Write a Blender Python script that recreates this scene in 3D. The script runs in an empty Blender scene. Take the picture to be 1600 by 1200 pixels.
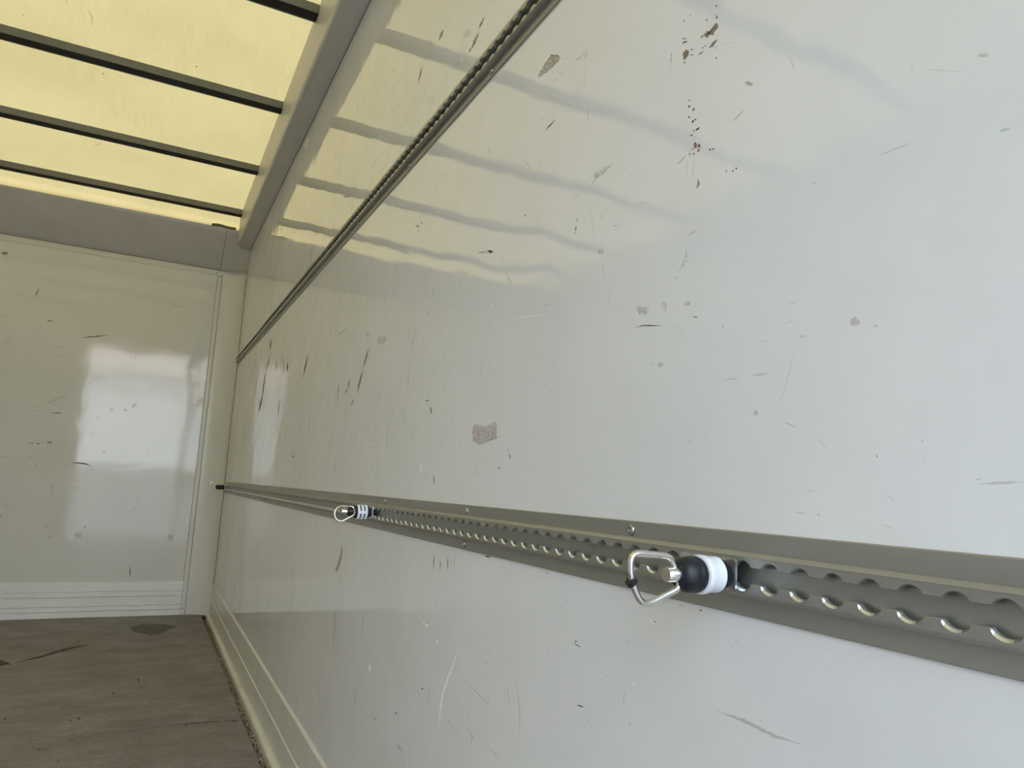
import bpy, bmesh, math, random
from mathutils import Vector, Matrix
random.seed(7)
S = bpy.context.scene
C = S.collection

# ------------------------------------------------------------------ camera
CAM_ROWS = ((0.88963989, -0.45394597, 0.04974223),      # image right
            (0.11005042, 0.10740181, -0.98810615),      # image down
            (0.44320439, 0.88453260, 0.14550585))       # view direction
FPX = 1119.895                                          # focal length in pixels of the 1600 px frame
cam_d = bpy.data.cameras.new('camera')
cam_d.sensor_fit = 'HORIZONTAL'; cam_d.sensor_width = 36.0
cam_d.lens = FPX * 36.0 / 1600.0
cam_d.clip_start = 0.02; cam_d.clip_end = 300
cam = bpy.data.objects.new('camera', cam_d); C.objects.link(cam)
r, d, f = (Vector(v).normalized() for v in CAM_ROWS)
cam.matrix_world = Matrix(((r.x, -d.x, -f.x, 0), (r.y, -d.y, -f.y, 0), (r.z, -d.z, -f.z, 0), (0, 0, 0, 1)))
S.camera = cam

# ------------------------------------------------------------------ light
W = bpy.data.worlds.new('sky'); S.world = W; W.use_nodes = True
nt = W.node_tree; nt.nodes.clear()
tc = nt.nodes.new('ShaderNodeTexCoord'); sp = nt.nodes.new('ShaderNodeSeparateXYZ')
rp = nt.nodes.new('ShaderNodeValToRGB'); bg = nt.nodes.new('ShaderNodeBackground'); wo = nt.nodes.new('ShaderNodeOutputWorld')
rp.color_ramp.elements[0].position = 0.0; rp.color_ramp.elements[0].color = (0.81, 0.89, 1.0, 1)
rp.color_ramp.elements[1].position = 0.7; rp.color_ramp.elements[1].color = (0.58, 0.75, 1.0, 1)
nt.links.new(tc.outputs['Generated'], sp.inputs[0]); nt.links.new(sp.outputs['Z'], rp.inputs[0])
nt.links.new(rp.outputs[0], bg.inputs[0]); nt.links.new(bg.outputs[0], wo.inputs[0])
bg.inputs[1].default_value = 9.6
sun_d = bpy.data.lights.new('sun', 'SUN'); sun_d.energy = 11.0; sun_d.color = (1.0, 0.94, 0.84); sun_d.angle = math.radians(1.0)
sun = bpy.data.objects.new('sun', sun_d); C.objects.link(sun)
sun.rotation_euler = Vector((-0.28, -0.72, -0.63)).to_track_quat('-Z', 'Y').to_euler()
vs = S.view_settings
vs.view_transform = 'Standard'; vs.look = 'None'; vs.gamma = 1.0; vs.use_curve_mapping = False
vs.exposure = 0.0

# ------------------------------------------------------------------ dimensions (metres, camera at the origin)
XR, XL = 0.40, -1.66          # side walls
YF, YB = 4.35, -0.95          # front wall, rear frame
ZF, ZR = -0.753, 1.4585         # floor top, roof sheet
CORNER_Y = 4.25

# ------------------------------------------------------------------ materials
def new_mat(name):
    m = bpy.data.materials.new(name); m.use_nodes = True
    t = m.node_tree; t.nodes.clear()
    o = t.nodes.new('ShaderNodeOutputMaterial')
    return m, t, o
def N(t, kind, **kw):
    n = t.nodes.new(kind)
    for k, v in kw.items(): setattr(n, k, v)
    return n
def noise(t, vec, scale, detail=2.0, rough=0.5, stretch=None):
    n = N(t, 'ShaderNodeTexNoise'); n.inputs['Scale'].default_value = scale
    n.inputs['Detail'].default_value = detail; n.inputs['Roughness'].default_value = rough
    if stretch:
        mp = N(t, 'ShaderNodeMapping'); mp.inputs['Scale'].default_value = stretch
        t.links.new(vec, mp.inputs[0]); vec = mp.outputs[0]
    t.links.new(vec, n.inputs['Vector'])
    return n.outputs['Fac']
def ramp(t, fac, stops):
    n = N(t, 'ShaderNodeValToRGB'); cr = n.color_ramp
    while len(cr.elements) < len(stops): cr.elements.new(0.5)
    for e, (p, c) in zip(cr.elements, stops):
        e.position = p; e.color = (c[0], c[1], c[2], 1) if len(c) == 3 else c
    t.links.new(fac, n.inputs[0]); return n.outputs[0]
def math_n(t, op, a, b):
    n = N(t, 'ShaderNodeMath', operation=op)
    for i, v in enumerate((a, b)):
        if isinstance(v, (int, float)): n.inputs[i].default_value = v
        else: t.links.new(v, n.inputs[i])
    return n.outputs[0]
def coords(t, kind='Object'):
    return N(t, 'ShaderNodeTexCoord').outputs[kind]
def simple(name, color, rough=0.5, metal=0.0, var=0.06, vscale=30.0, bump=0.0, bscale=200.0, ior=1.5, stretch=None):
    """Principled surface with a little procedural colour variation and relief."""
    m, t, o = new_mat(name)
    b = N(t, 'ShaderNodeBsdfPrincipled'); v = coords(t)
    lo = [max(0, c * (1 - var)) for c in color]; hi = [min(1, c * (1 + var)) for c in color]
    t.links.new(ramp(t, noise(t, v, vscale, 3, 0.6, stretch), [(0.3, lo), (0.7, hi)]), b.inputs['Base Color'])
    b.inputs['Roughness'].default_value = rough; b.inputs['Metallic'].default_value = metal; b.inputs['IOR'].default_value = ior
    if bump:
        bm_ = N(t, 'ShaderNodeBump'); bm_.inputs['Strength'].default_value = 1.0; bm_.inputs['Distance'].default_value = 1.0
        t.links.new(math_n(t, 'MULTIPLY', noise(t, v, bscale, 2, 0.5, stretch), bump), bm_.inputs['Height'])
        t.links.new(bm_.outputs[0], b.inputs['Normal'])
    t.links.new(b.outputs[0], o.inputs[0])
    return m
def panel_mat(name, color, axis, wave=1.0, rough=0.034, ior=1.62):
    """Glossy glass-fibre wall panel: clean gel coat, gentle ripples, vertical weave. axis: 'x' or 'y' runs along the wall."""
    m, t, o = new_mat(name)
    b = N(t, 'ShaderNodeBsdfPrincipled'); v = coords(t)
    c2 = [c * 0.955 for c in color]
    grime = noise(t, v, 3.0, 5, 0.65)
    t.links.new(ramp(t, grime, [(0.32, c2), (0.62, color)]), b.inputs['Base Color'])
    b.inputs['IOR'].default_value = ior
    rr = N(t, 'ShaderNodeMapRange'); rr.inputs['From Min'].default_value = 0.3; rr.inputs['From Max'].default_value = 0.7
    rr.inputs['To Min'].default_value = rough * 0.75; rr.inputs['To Max'].default_value = rough * 1.35
    t.links.new(noise(t, v, 6.0, 3, 0.6), rr.inputs['Value']); t.links.new(rr.outputs[0], b.inputs['Roughness'])
    along = (1, 1, 0.18)
    h1 = math_n(t, 'MULTIPLY', noise(t, v, 2.1, 1, 0.4), 0.0042 * wave)
    h2 = math_n(t, 'MULTIPLY', noise(t, v, 7.0, 1, 0.4), 0.0013 * wave)
    h3 = math_n(t, 'ADD', math_n(t, 'MULTIPLY', noise(t, v, 22.0, 1, 0.5, (1, 1, 0.8)), 0.00055 * wave), math_n(t, 'MULTIPLY', noise(t, v, 80.0, 1, 0.5, (1, 1, 0.5)), 0.000075 * wave))
    h = math_n(t, 'ADD', math_n(t, 'ADD', h1, h2), h3)
    bm_ = N(t, 'ShaderNodeBump'); bm_.inputs['Strength'].default_value = 1.0; bm_.inputs['Distance'].default_value = 1.0
    t.links.new(h, bm_.inputs['Height']); t.links.new(bm_.outputs[0], b.inputs['Normal'])
    t.links.new(b.outputs[0], o.inputs[0])
    return m
def roof_mat():
    m, t, o = new_mat('translucent_roof_sheet'); v = coords(t)
    streak = noise(t, v, 30.0, 3, 0.6, (3.5, 0.25, 1))
    blot = noise(t, v, 2.2, 4, 0.55)
    weave = noise(t, v, 260.0, 1, 0.5, (1, 0.12, 1))
    f1 = math_n(t, 'ADD', math_n(t, 'MULTIPLY', streak, 0.35), math_n(t, 'ADD', math_n(t, 'MULTIPLY', blot, 0.45), math_n(t, 'MULTIPLY', weave, 0.20)))
    col = ramp(t, f1, [(0.30, (0.098, 0.0735, 0.0295)), (0.70, (0.121, 0.0915, 0.0395))])
    tr = N(t, 'ShaderNodeBsdfTranslucent'); t.links.new(col, tr.inputs['Color'])
    df = N(t, 'ShaderNodeBsdfDiffuse'); df.inputs['Color'].default_value = (0.60, 0.56, 0.40, 1)
    ad = N(t, 'ShaderNodeMixShader'); ad.inputs[0].default_value = 0.22
    t.links.new(tr.outputs[0], ad.inputs[1]); t.links.new(df.outputs[0], ad.inputs[2])
    t.links.new(ad.outputs[0], o.inputs[0])
    return m
def mark_mat(name, color, alpha, grain=0.0, scale=260.0, rough=0.6):
    """A worn mark on the paint: its own colour, with a broken, grainy cover."""
    m, t, o = new_mat(name); v = coords(t)
    b = N(t, 'ShaderNodeBsdfPrincipled'); b.inputs['Base Color'].default_value = (*color, 1); b.inputs['Roughness'].default_value = rough
    tp = N(t, 'ShaderNodeBsdfTransparent'); mx = N(t, 'ShaderNodeMixShader')
    if grain:
        mr = N(t, 'ShaderNodeMapRange')
        mr.inputs['From Min'].default_value = 0.5 - 0.06 + grain * 0.06; mr.inputs['From Max'].default_value = 0.5 + 0.04 + grain * 0.06
        mr.inputs['To Min'].default_value = 0.04; mr.inputs['To Max'].default_value = alpha
        t.links.new(noise(t, v, scale, 4, 0.65), mr.inputs['Value']); t.links.new(mr.outputs[0], mx.inputs[0])
    else:
        mx.inputs[0].default_value = alpha
    t.links.new(tp.outputs[0], mx.inputs[1]); t.links.new(b.outputs[0], mx.inputs[2]); t.links.new(mx.outputs[0], o.inputs[0])
    return m
def floor_mat():
    m, t, o = new_mat('worn_floor_ply'); v = coords(t)
    b = N(t, 'ShaderNodeBsdfPrincipled')
    base = ramp(t, noise(t, v, 7.0, 6, 0.65, (0.8, 1.3, 1)), [(0.28, (0.172, 0.150, 0.134)), (0.5, (0.245, 0.219, 0.202)), (0.74, (0.330, 0.300, 0.280))])
    fine = ramp(t, noise(t, v, 120.0, 4, 0.7, (0.45, 1, 1)), [(0.3, (0.72, 0.72, 0.72)), (0.7, (1.15, 1.15, 1.15))])
    mul = N(t, 'ShaderNodeMix', data_type='RGBA', blend_type='MULTIPLY'); mul.inputs[0].default_value = 1.0
    t.links.new(base, mul.inputs[6]); t.links.new(fine, mul.inputs[7])
    red = N(t, 'ShaderNodeMix', data_type='RGBA', blend_type='MIX')
    t.links.new(ramp(t, noise(t, v, 2.6, 3, 0.5), [(0.5, (0, 0, 0)), (0.72, (0.5, 0.5, 0.5))]), red.inputs[0])
    t.links.new(mul.outputs[2], red.inputs[6]); red.inputs[7].default_value = (0.235, 0.185, 0.168, 1)
    t.links.new(red.outputs[2], b.inputs['Base Color'])
    b.inputs['Roughness'].default_value = 0.62
    bm_ = N(t, 'ShaderNodeBump'); bm_.inputs['Strength'].default_value = 1.0; bm_.inputs['Distance'].default_value = 1.0
    t.links.new(math_n(t, 'MULTIPLY', noise(t, v, 90.0, 4, 0.7), 0.0012), bm_.inputs['Height'])
    t.links.new(bm_.outputs[0], b.inputs['Normal']); t.links.new(b.outputs[0], o.inputs[0])
    return m

M = {}
M['wall'] = panel_mat('side_panel_gelcoat', (0.80, 0.80, 0.785), 'y')
M['front'] = panel_mat('front_panel_gelcoat', (0.72, 0.715, 0.67), 'x', wave=0.35, rough=0.06, ior=1.60)
M['trim'] = simple('cream_trim', (0.70, 0.685, 0.61), 0.28, 0, 0.04, 8, 0.00008, 60, stretch=(1, 1, 0.3))
M['cantrail'] = simple('grey_cantrail', (0.60, 0.58, 0.54), 0.38, 0, 0.04, 6, 0.00008, 60)
M['header'] = simple('grey_header', (0.54, 0.515, 0.47), 0.20, 0, 0.04, 6)
M['kick'] = simple('white_kick_plank', (0.84, 0.84, 0.83), 0.32, 0, 0.04, 10)
M['bead'] = simple('cream_bead', (0.66, 0.64, 0.54), 0.3, 0, 0.08, 12)
M['seam'] = simple('dirty_seam', (0.17, 0.145, 0.10), 0.7)
M['sealant'] = simple('olive_sealant', (0.16, 0.14, 0.06), 0.5)
M['roof'] = roof_mat()
M['bow'] = simple('grey_bow', (0.16, 0.165, 0.155), 0.45, 0.5, 0.08, 20)
M['floor'] = floor_mat()
M['black'] = simple('black_plastic', (0.004, 0.005, 0.009), 0.50, 0, 0.2, 60)
M['white'] = simple('white_plastic', (0.78, 0.80, 0.84), 0.35, 0, 0.03, 60)
M['alu'] = simple('rail_aluminium', (0.385, 0.382, 0.350), 0.42, 0.75, 0.07, 40, 0.00002, 500, stretch=(1, 0.05, 1))
M['cut'] = simple('cut_edge_highlight', (0.72, 0.77, 0.84), 0.28, 0.95, 0.05, 300)  # bare cut metal, with a highlight put into its colour
M['zinc'] = simple('zinc_plate', (0.66, 0.67, 0.68), 0.3, 0.9, 0.05, 80)
M['steel'] = simple('ring_steel', (0.72, 0.70, 0.66), 0.18, 1.0, 0.04, 60)
M['screw'] = simple('screw_steel', (0.40, 0.40, 0.40), 0.3, 0.9, 0.05, 200)
M['dark'] = simple('painted_recess_shade', (0.02, 0.018, 0.014), 0.8)  # near-black colour standing in for shade inside the hollow bows
M['grit'] = simple('grit_mix', (0.36, 0.28, 0.21), 0.8, 0, 0.8, 160)
M['soil'] = simple('packed_dirt', (0.05, 0.04, 0.03), 0.9, 0, 0.4, 120)
M['concrete'] = simple('yard_asphalt', (0.14, 0.14, 0.14), 0.85, 0, 0.15, 2)
M['clad'] = simple('white_cladding', (0.72, 0.73, 0.72), 0.5, 0, 0.03, 3)
M['fascia'] = simple('pink_fascia', (0.80, 0.68, 0.62), 0.6, 0, 0.03, 3)
M['plinth'] = simple('grey_plinth', (0.25, 0.26, 0.27), 0.7, 0, 0.05, 3)
M['shell'] = simple('outer_shell', (0.70, 0.70, 0.70), 0.4)

# ------------------------------------------------------------------ mesh helpers
def link(name, bm, mat, parent=None, smooth=False, kind=None):
    bmesh.ops.recalc_face_normals(bm, faces=bm.faces[:])
    me = bpy.data.meshes.new(name); bm.to_mesh(me); bm.free()
    if smooth:
        for p in me.polygons: p.use_smooth = True
    me.materials.append(mat)
    o = bpy.data.objects.new(name, me); C.objects.link(o)
    if parent: o.parent = parent
    if kind: o['kind'] = kind
    return o
def sharp(o, ang=35):
    """smooth shading with creases kept"""
    bm = bmesh.new(); bm.from_mesh(o.data)
    for e in bm.edges:
        if len(e.link_faces) == 2 and e.calc_face_angle(0) > math.radians(ang): e.smooth = False
    for p in bm.faces: p.smooth = True
    bm.to_mesh(o.data); bm.free()
    return o
def box(bm, x0, x1, y0, y1, z0, z1, bev=0.0):
    vs_ = [bm.verts.new((x, y, z)) for x in (x0, x1) for y in (y0, y1) for z in (z0, z1)]
    q = [(0, 1, 3, 2), (4, 6, 7, 5), (0, 4, 5, 1), (2, 3, 7, 6), (0, 2, 6, 4), (1, 5, 7, 3)]
    fs = [bm.faces.new([vs_[i] for i in k]) for k in q]
    if bev:
        ed = list({e for f_ in fs for e in f_.edges})
        bmesh.ops.bevel(bm, geom=ed, offset=bev, segments=2, affect='EDGES', profile=0.5)
    return bm
def prism(bm, pts, axis, a0, a1, steps=1, shift=None):
    """Extrude the closed 2-D outline pts along an axis; pts are the two other coordinates in x,y,z order."""
    rings = []
    for i in range(steps + 1):
        a = a0 + (a1 - a0) * i / steps
        ring = []
        for u, v in pts:
            p = {'x': (a, u, v), 'y': (u, a, v), 'z': (u, v, a)}[axis]
            if shift: p = (p[0], p[1], p[2] + shift(p[1]))
            ring.append(bm.verts.new(p))
        rings.append(ring)
    n = len(pts)
    for A, B in zip(rings, rings[1:]):
        for i in range(n): bm.faces.new((A[i], A[(i + 1) % n], B[(i + 1) % n], B[i]))
    bm.faces.new(rings[0][::-1]); bm.faces.new(rings[-1])
    return bm
def lathe(bm, prof, seg=32, mat4=None):
    """Revolve (a, r) about the local x axis."""
    rings = []
    for a, rad in prof:
        rings.append([bm.verts.new((a, rad * math.cos(2 * math.pi * k / seg), rad * math.sin(2 * math.pi * k / seg))) for k in range(seg)])
    for A, B in zip(rings, rings[1:]):
        for k in range(seg): bm.faces.new((A[k], A[(k + 1) % seg], B[(k + 1) % seg], B[k]))
    bm.faces.new(rings[0][::-1]); bm.faces.new(rings[-1])
    return bm
def tube(bm, pts, rad, seg=12, closed=False):
    pts = [Vector(p) for p in pts]; n = len(pts); rings = []
    up = None
    for i, p in enumerate(pts):
        a = pts[(i - 1) % n] if closed or i > 0 else p
        b = pts[(i + 1) % n] if closed or i < n - 1 else p
        tg = (b - a).normalized()
        if up is None: up = tg.orthogonal().normalized()
        up = (up - tg * up.dot(tg)).normalized(); sd = tg.cross(up)
        rings.append([bm.verts.new(p + rad * (math.cos(2 * math.pi * k / seg) * up + math.sin(2 * math.pi * k / seg) * sd)) for k in range(seg)])
    pairs = list(zip(rings, rings[1:])) + ([(rings[-1], rings[0])] if closed else [])
    for A, B in pairs:
        for k in range(seg): bm.faces.new((A[k], A[(k + 1) % seg], B[(k + 1) % seg], B[k]))
    if not closed:
        bm.faces.new(rings[0][::-1]); bm.faces.new(rings[-1])
    return bm
def struct(name, bm, mat, smooth=False):
    return link(name, bm, mat, None, smooth, 'structure')
def NB(): return bmesh.new()
def empty(name, loc, label, cat, group=None):
    o = bpy.data.objects.new(name, None); C.objects.link(o); o.location = loc
    o.empty_display_size = 0.05; o['label'] = label; o['category'] = cat
    if group: o['group'] = group
    return o
def at(px, py, axis, val):
    """The point of the plane axis=val that is seen at pixel (px, py) of the photograph."""
    a, b = (px - 800) / FPX, (py - 600) / FPX
    v = Vector([CAM_ROWS[0][i] * a + CAM_ROWS[1][i] * b + CAM_ROWS[2][i] for i in range(3)])
    return v * (val / v[axis])

# ------------------------------------------------------------------ setting: side walls, front wall
wall_r = struct('wall_right', box(NB(), XR, XR + 0.05, YB, 4.45, -0.95, 1.50), M['wall'])
struct('wall_left', box(NB(), XL - 0.05, XL, YB, 4.45, -0.95, 1.50), M['wall'])
wall_f = struct('wall_front', box(NB(), XL, XR, YF, YF + 0.02, -0.95, 1.395), M['front'])

# floor: a base with a bed for the grit, and ply sheets laid with open joints
FLX = 0.358
fl = struct('floor', box(NB(), XL, XR, YB, YF, -0.95, ZF - 0.014), M['soil'])
for y0, y1 in ((YB, 0.0555), (0.0595, 1.272), (1.276, 2.479), (2.487, 3.70), (3.704, YF)):
    prism(NB(), [(0, 0), (1, 0), (0, 1)], 'y', 0, 1).free()
    bm = NB(); box(bm, XL, FLX, y0, y1, ZF - 0.0135, ZF, 0.0012)
    link('floor_sheet', bm, M['floor'], fl)
# skirting along the right wall
bs = struct('baseboard_right', prism(NB(), [(XR, -0.583), (0.3965, -0.5835), (0.3950, -0.587), (0.3950, -0.660), (0.397, -0.664), (XR, -0.664)], 'y', YB, 4.262), M['trim'])
link('lower_strip', prism(NB(), [(XR, -0.6645), (0.3965, -0.665), (0.3935, -0.669), (0.3930, -0.728), (0.3945, -0.736), (XR, -0.736)], 'y', YB, 4.27), M['trim'], bs)
pts = [(0.3995, -0.735)]
for k in range(11):
    a = math.radians(95 + 150 * k / 10); pts.append((0.3905 + 0.0125 * math.cos(a), -0.7475 + 0.0125 * math.sin(a)))
pts += [(0.384, -0.767), (0.3995, -0.767)]
sharp(link('bead', prism(NB(), pts, 'y', YB, 4.29), M['bead'], bs))
link('edge_batten', prism(NB(), [(0.379, -0.767), (0.379, -0.757), (0.384, -0.757), (0.384, -0.767)], 'y', YB, 4.27), M['bead'], bs)
# kick planks of the front wall, one per ridge
bf = struct('baseboard_front', box(NB(), XL, 0.254, YF - 0.006, YF, -0.6245, -0.577, 0.001), M['kick'])
for z0, z1, dd in ((-0.651, -0.6258, 0.009), (-0.6975, -0.6525, 0.006), (-0.7215, -0.699, 0.009), (-0.753, -0.723, 0.006)):
    link('kick_plank', box(NB(), XL, 0.254, YF - dd, YF, z0, z1, 0.0012), M['kick'], bf)
# corner post: flat flange and cove
def arc(cx, cy, rx, ry, n=14):
    return [(cx + rx * math.sin(math.radians(90 * k / n)), cy + ry * math.cos(math.radians(90 * k / n))) for k in range(n + 1)]
tp_ = arc(0.277, CORNER_Y, XR - 0.0012 - 0.277, YF - 0.002 - CORNER_Y)
post = struct('trim_1', prism(NB(), tp_ + [(XR, CORNER_Y), (XR, YF), (0.277, YF)], 'z', -0.753, 1.146), M['trim'])
sharp(post)
link('flange', box(NB(), 0.2545, 0.2765, YF - 0.005, YF, -0.757, 1.150, 0.0012), M['trim'], post)
for x0, x1, y0, y1, z0, z1 in ((0.3982, XR, 4.2465, 4.2492, -0.585, 1.262), (0.2528, 0.2544, YF - 0.0012, YF, -0.753, 1.150), (0.2766, 0.2784, YF - 0.0042, YF - 0.001, -0.753, 1.146)):
    link('seam', box(NB(), x0, x1, y0, y1, z0, z1), M['seam'], post)
def rivet_mesh(rad):
    bm = NB()
    lathe(bm, [(0.0, rad), (-0.0012, rad * 0.97), (-0.0026, rad * 0.72), (-0.0030, rad * 0.40), (-0.0014, rad * 0.36), (-0.0014, 0.0002)], 14)
    bmesh.ops.recalc_face_normals(bm, faces=bm.faces[:])
    me = bpy.data.meshes.new('screw'); bm.to_mesh(me); bm.free(); me.materials.append(M['screw'])
    for p in me.polygons: p.use_smooth = True
    return me
SCREW = rivet_mesh(0.0047)
def screw(parent, loc, rz=0.0, sc=1.0, mat=None):
    o = bpy.data.objects.new('screw', SCREW); C.objects.link(o); o.parent = parent
    o.location = loc; o.rotation_euler = (0, 0, rz); o.scale = (sc, sc, sc)
    return o
for z in (1.128, -0.722, -0.36, 0.10, 0.60):
    screw(post, (0.2655, YF - 0.0052, z), math.pi / 2, 1.0 if z in (1.128, -0.722) else 0.5)

# front header: a cove beam over the front wall, with its fixing strip, and the corner cap
HP = [(1.1632, 0.004), (1.1640, 0.012), (1.1675, 0.020), (1.174, 0.028), (1.186, 0.0385), (1.215, 0.062), (1.255, 0.093), (1.30, 0.125), (1.345, 0.154), (1.362, 0.163), (1.368, 0.163), (1.371, 0.158)]
hd = struct('trim_2', prism(NB(), [(YF, 1.163)] + [(YF - d_, z) for z, d_ in HP] + [(YF, 1.371)], 'x', XL, 0.262), M['header'])
sharp(hd, 50)
link('fixing_strip', box(NB(), XL, 0.258, YF - 0.0045, YF, 1.133, 1.1625, 0.001), M['trim'], hd)
screw(hd, (0.247, YF - 0.0047, 1.145), math.pi / 2, 1.0)
bm = NB(); rings = []
for z, d_ in [(1.146, 0.004)] + [(z - 0.003, d_ + 0.002) for z, d_ in HP]:
    pl = arc(0.277, CORNER_Y - d_ * 0.5, XR - 0.0006 - 0.277, (YF - d_) - (CORNER_Y - d_ * 0.5), 14)
    pl = [(0.2635, YF - d_)] + pl
    rings.append([bm.verts.new((x, y, z)) for x, y in pl] + [bm.verts.new((XR, CORNER_Y - d_ * 0.5, z)), bm.verts.new((XR, YF, z)), bm.verts.new((0.2635, YF, z))])
for A, B in zip(rings, rings[1:]):
    n = len(A)
    for i in range(n): bm.faces.new((A[i], A[(i + 1) % n], B[(i + 1) % n], B[i]))
bm.faces.new(rings[0][::-1]); bm.faces.new(rings[-1])
cap = struct('trim_3', bm, M['header']); sharp(cap, 60)
screw(cap, (0.386, 4.235, 1.153), 0.3, 0.8)
screw(cap, (0.397, 4.175, 1.262), 0.0, 0.8)
# olive sealant curl above the header at the corner
pts = []
for k in range(13):
    u = k / 12; pts.append((0.185 + 0.125 * u, 4.192, 1.372 + 0.004 * math.sin(math.pi * u) + 0.0025 * math.sin(7 * u)))
sharp(link('sealant_bead', tube(NB(), pts, 0.010, 8), M['sealant'], cap), 60)

# cantrails: box beams between side walls and roof
ct = struct('trim_4', prism(NB(), [(XR, 1.272), (0.3452, 1.2795), (0.3452, 1.453), (0.45, 1.453), (0.45, 1.272)], 'y', YB, 4.345), M['cantrail'])
sharp(ct, 50)
sharp(link('lip', prism(NB(), [(0.345, 1.2792), (0.3365, 1.276), (0.331, 1.279), (0.3275, 1.287), (0.3262, 1.30), (0.3255, 1.453), (0.345, 1.453)], 'y', YB, 4.165), M['cantrail'], ct), 50)
link('joint_strip', box(NB(), 0.3985, XR, YB, 4.20, 1.2705, 1.2717), M['sealant'], ct)
sharp(struct('trim_5', prism(NB(), [(XL, 1.272), (XL + 0.055, 1.279), (XL + 0.07, 1.287), (XL + 0.0745, 1.30), (XL + 0.0745, 1.453), (XL - 0.05, 1.453), (XL - 0.05, 1.272)], 'y', YB, 4.34), M['cantrail']), 50)

# roof: translucent sheet and bows
bm = NB(); nx, ny = 24, 60; g = []
for j in range(ny + 1):
    row = []
    for i in range(nx + 1):
        x = XL - 0.05 + (0.50 - XL) * i / nx; y = YB + (4.40 - YB) * j / ny
        row.append(bm.verts.new((x, y, ZR + 0.004 * math.sin(x * 5 + 1) * math.sin(y * 2 * math.pi / 0.663))))
    g.append(row)
g.append([bm.verts.new((v_.co.x, 4.402, ZR - 0.012)) for v_ in g[-1]]); g.append([bm.verts.new((v_.co.x, 4.404, 1.36)) for v_ in g[-2]])
for j in range(ny + 2):
    for i in range(nx): bm.faces.new((g[j][i], g[j][i + 1], g[j + 1][i + 1], g[j + 1][i]))
ceil = struct('ceiling', bm, M['roof'], True)
BOW_Y = [4.074, 3.430, 2.766, 2.108, 1.452, 0.796, 0.140, -0.520]
u0, u1 = 1.4250, 1.4540
prof = [(0, u0), (0.0035, u0), (0.0035, u0 + 0.025), (0.0465, u0 + 0.025), (0.0465, u0), (0.053, u0), (0.053, u1), (0, u1)]
BOWM = None
for y in BOW_Y:
    if BOWM is None:
        bo = link('roof_bow', prism(NB(), prof, 'x', XL + 0.07, 0.329), M['bow'], ceil); BOWM = bo.data
        link('groove_shade', box(NB(), XL + 0.075, 0.3255, 0.0037, 0.0463, u0 + 0.0012, u0 + 0.0248), M['dark'], bo)  # filler block that paints the shade of the open channel
        gm = bo.children[0].data
    else:
        bo = bpy.data.objects.new('roof_bow', BOWM); C.objects.link(bo); bo.parent = ceil
        gr = bpy.data.objects.new('groove_shade', gm); C.objects.link(gr); gr.parent = bo
    bo.location = (0, y, 0)

# rear: door frame, closed left leaf; the right leaf stands open outside
fr = struct('trim_6', box(NB(), 0.370, 0.45, YB - 0.06, YB, -0.95, 1.455, 0.004), M['shell'])
link('lintel', box(NB(), XL - 0.05, 0.370, YB - 0.06, YB, 1.415, 1.455, 0.004), M['shell'], fr)
link('left_jamb', box(NB(), XL - 0.05, XL + 0.05, YB - 0.06, YB, -0.95, 1.415, 0.004), M['shell'], fr)
dr = struct('door_1', box(NB(), XL + 0.05, -0.703, YB - 0.05, YB - 0.01, -0.76, 1.413, 0.004), M['wall'])
link('lock_rod', tube(NB(), [(-0.74, YB + 0.005, -0.72), (-0.74, YB + 0.005, 1.33)], 0.012, 12), M['zinc'], dr)

# yard behind the truck (seen mirrored in the front panel)
struct('ground', box(NB(), -60, 60, -80, 60, -1.85, -1.75), M['concrete'])
bl = empty('building', (0, -14, -1.75), 'long white clad building across the yard, mirrored in the front panel', 'building')
def child(name, bm, mat, p):
    o = link(name, bm, mat, p); o.matrix_parent_inverse = p.matrix_basis.inverted(); return o
child('wall', box(NB(), -30, 30, -22, -14, 0.10, 2.15), M['clad'], bl)
child('plinth', box(NB(), -30, 30, -21.9, -13.97, -1.75, 0.10), M['plinth'], bl)
for k in range(4):
    child('cladding_board', box(NB(), -30, 30, -14.05, -13.93 + 0.02 * (k % 2), 2.16 + 0.115 * k, 2.26 + 0.115 * k, 0.008), M['clad'], bl)
child('fascia', box(NB(), -30.2, 30.2, -22, -13.8, 2.63, 3.60), M['fascia'], bl)

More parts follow.
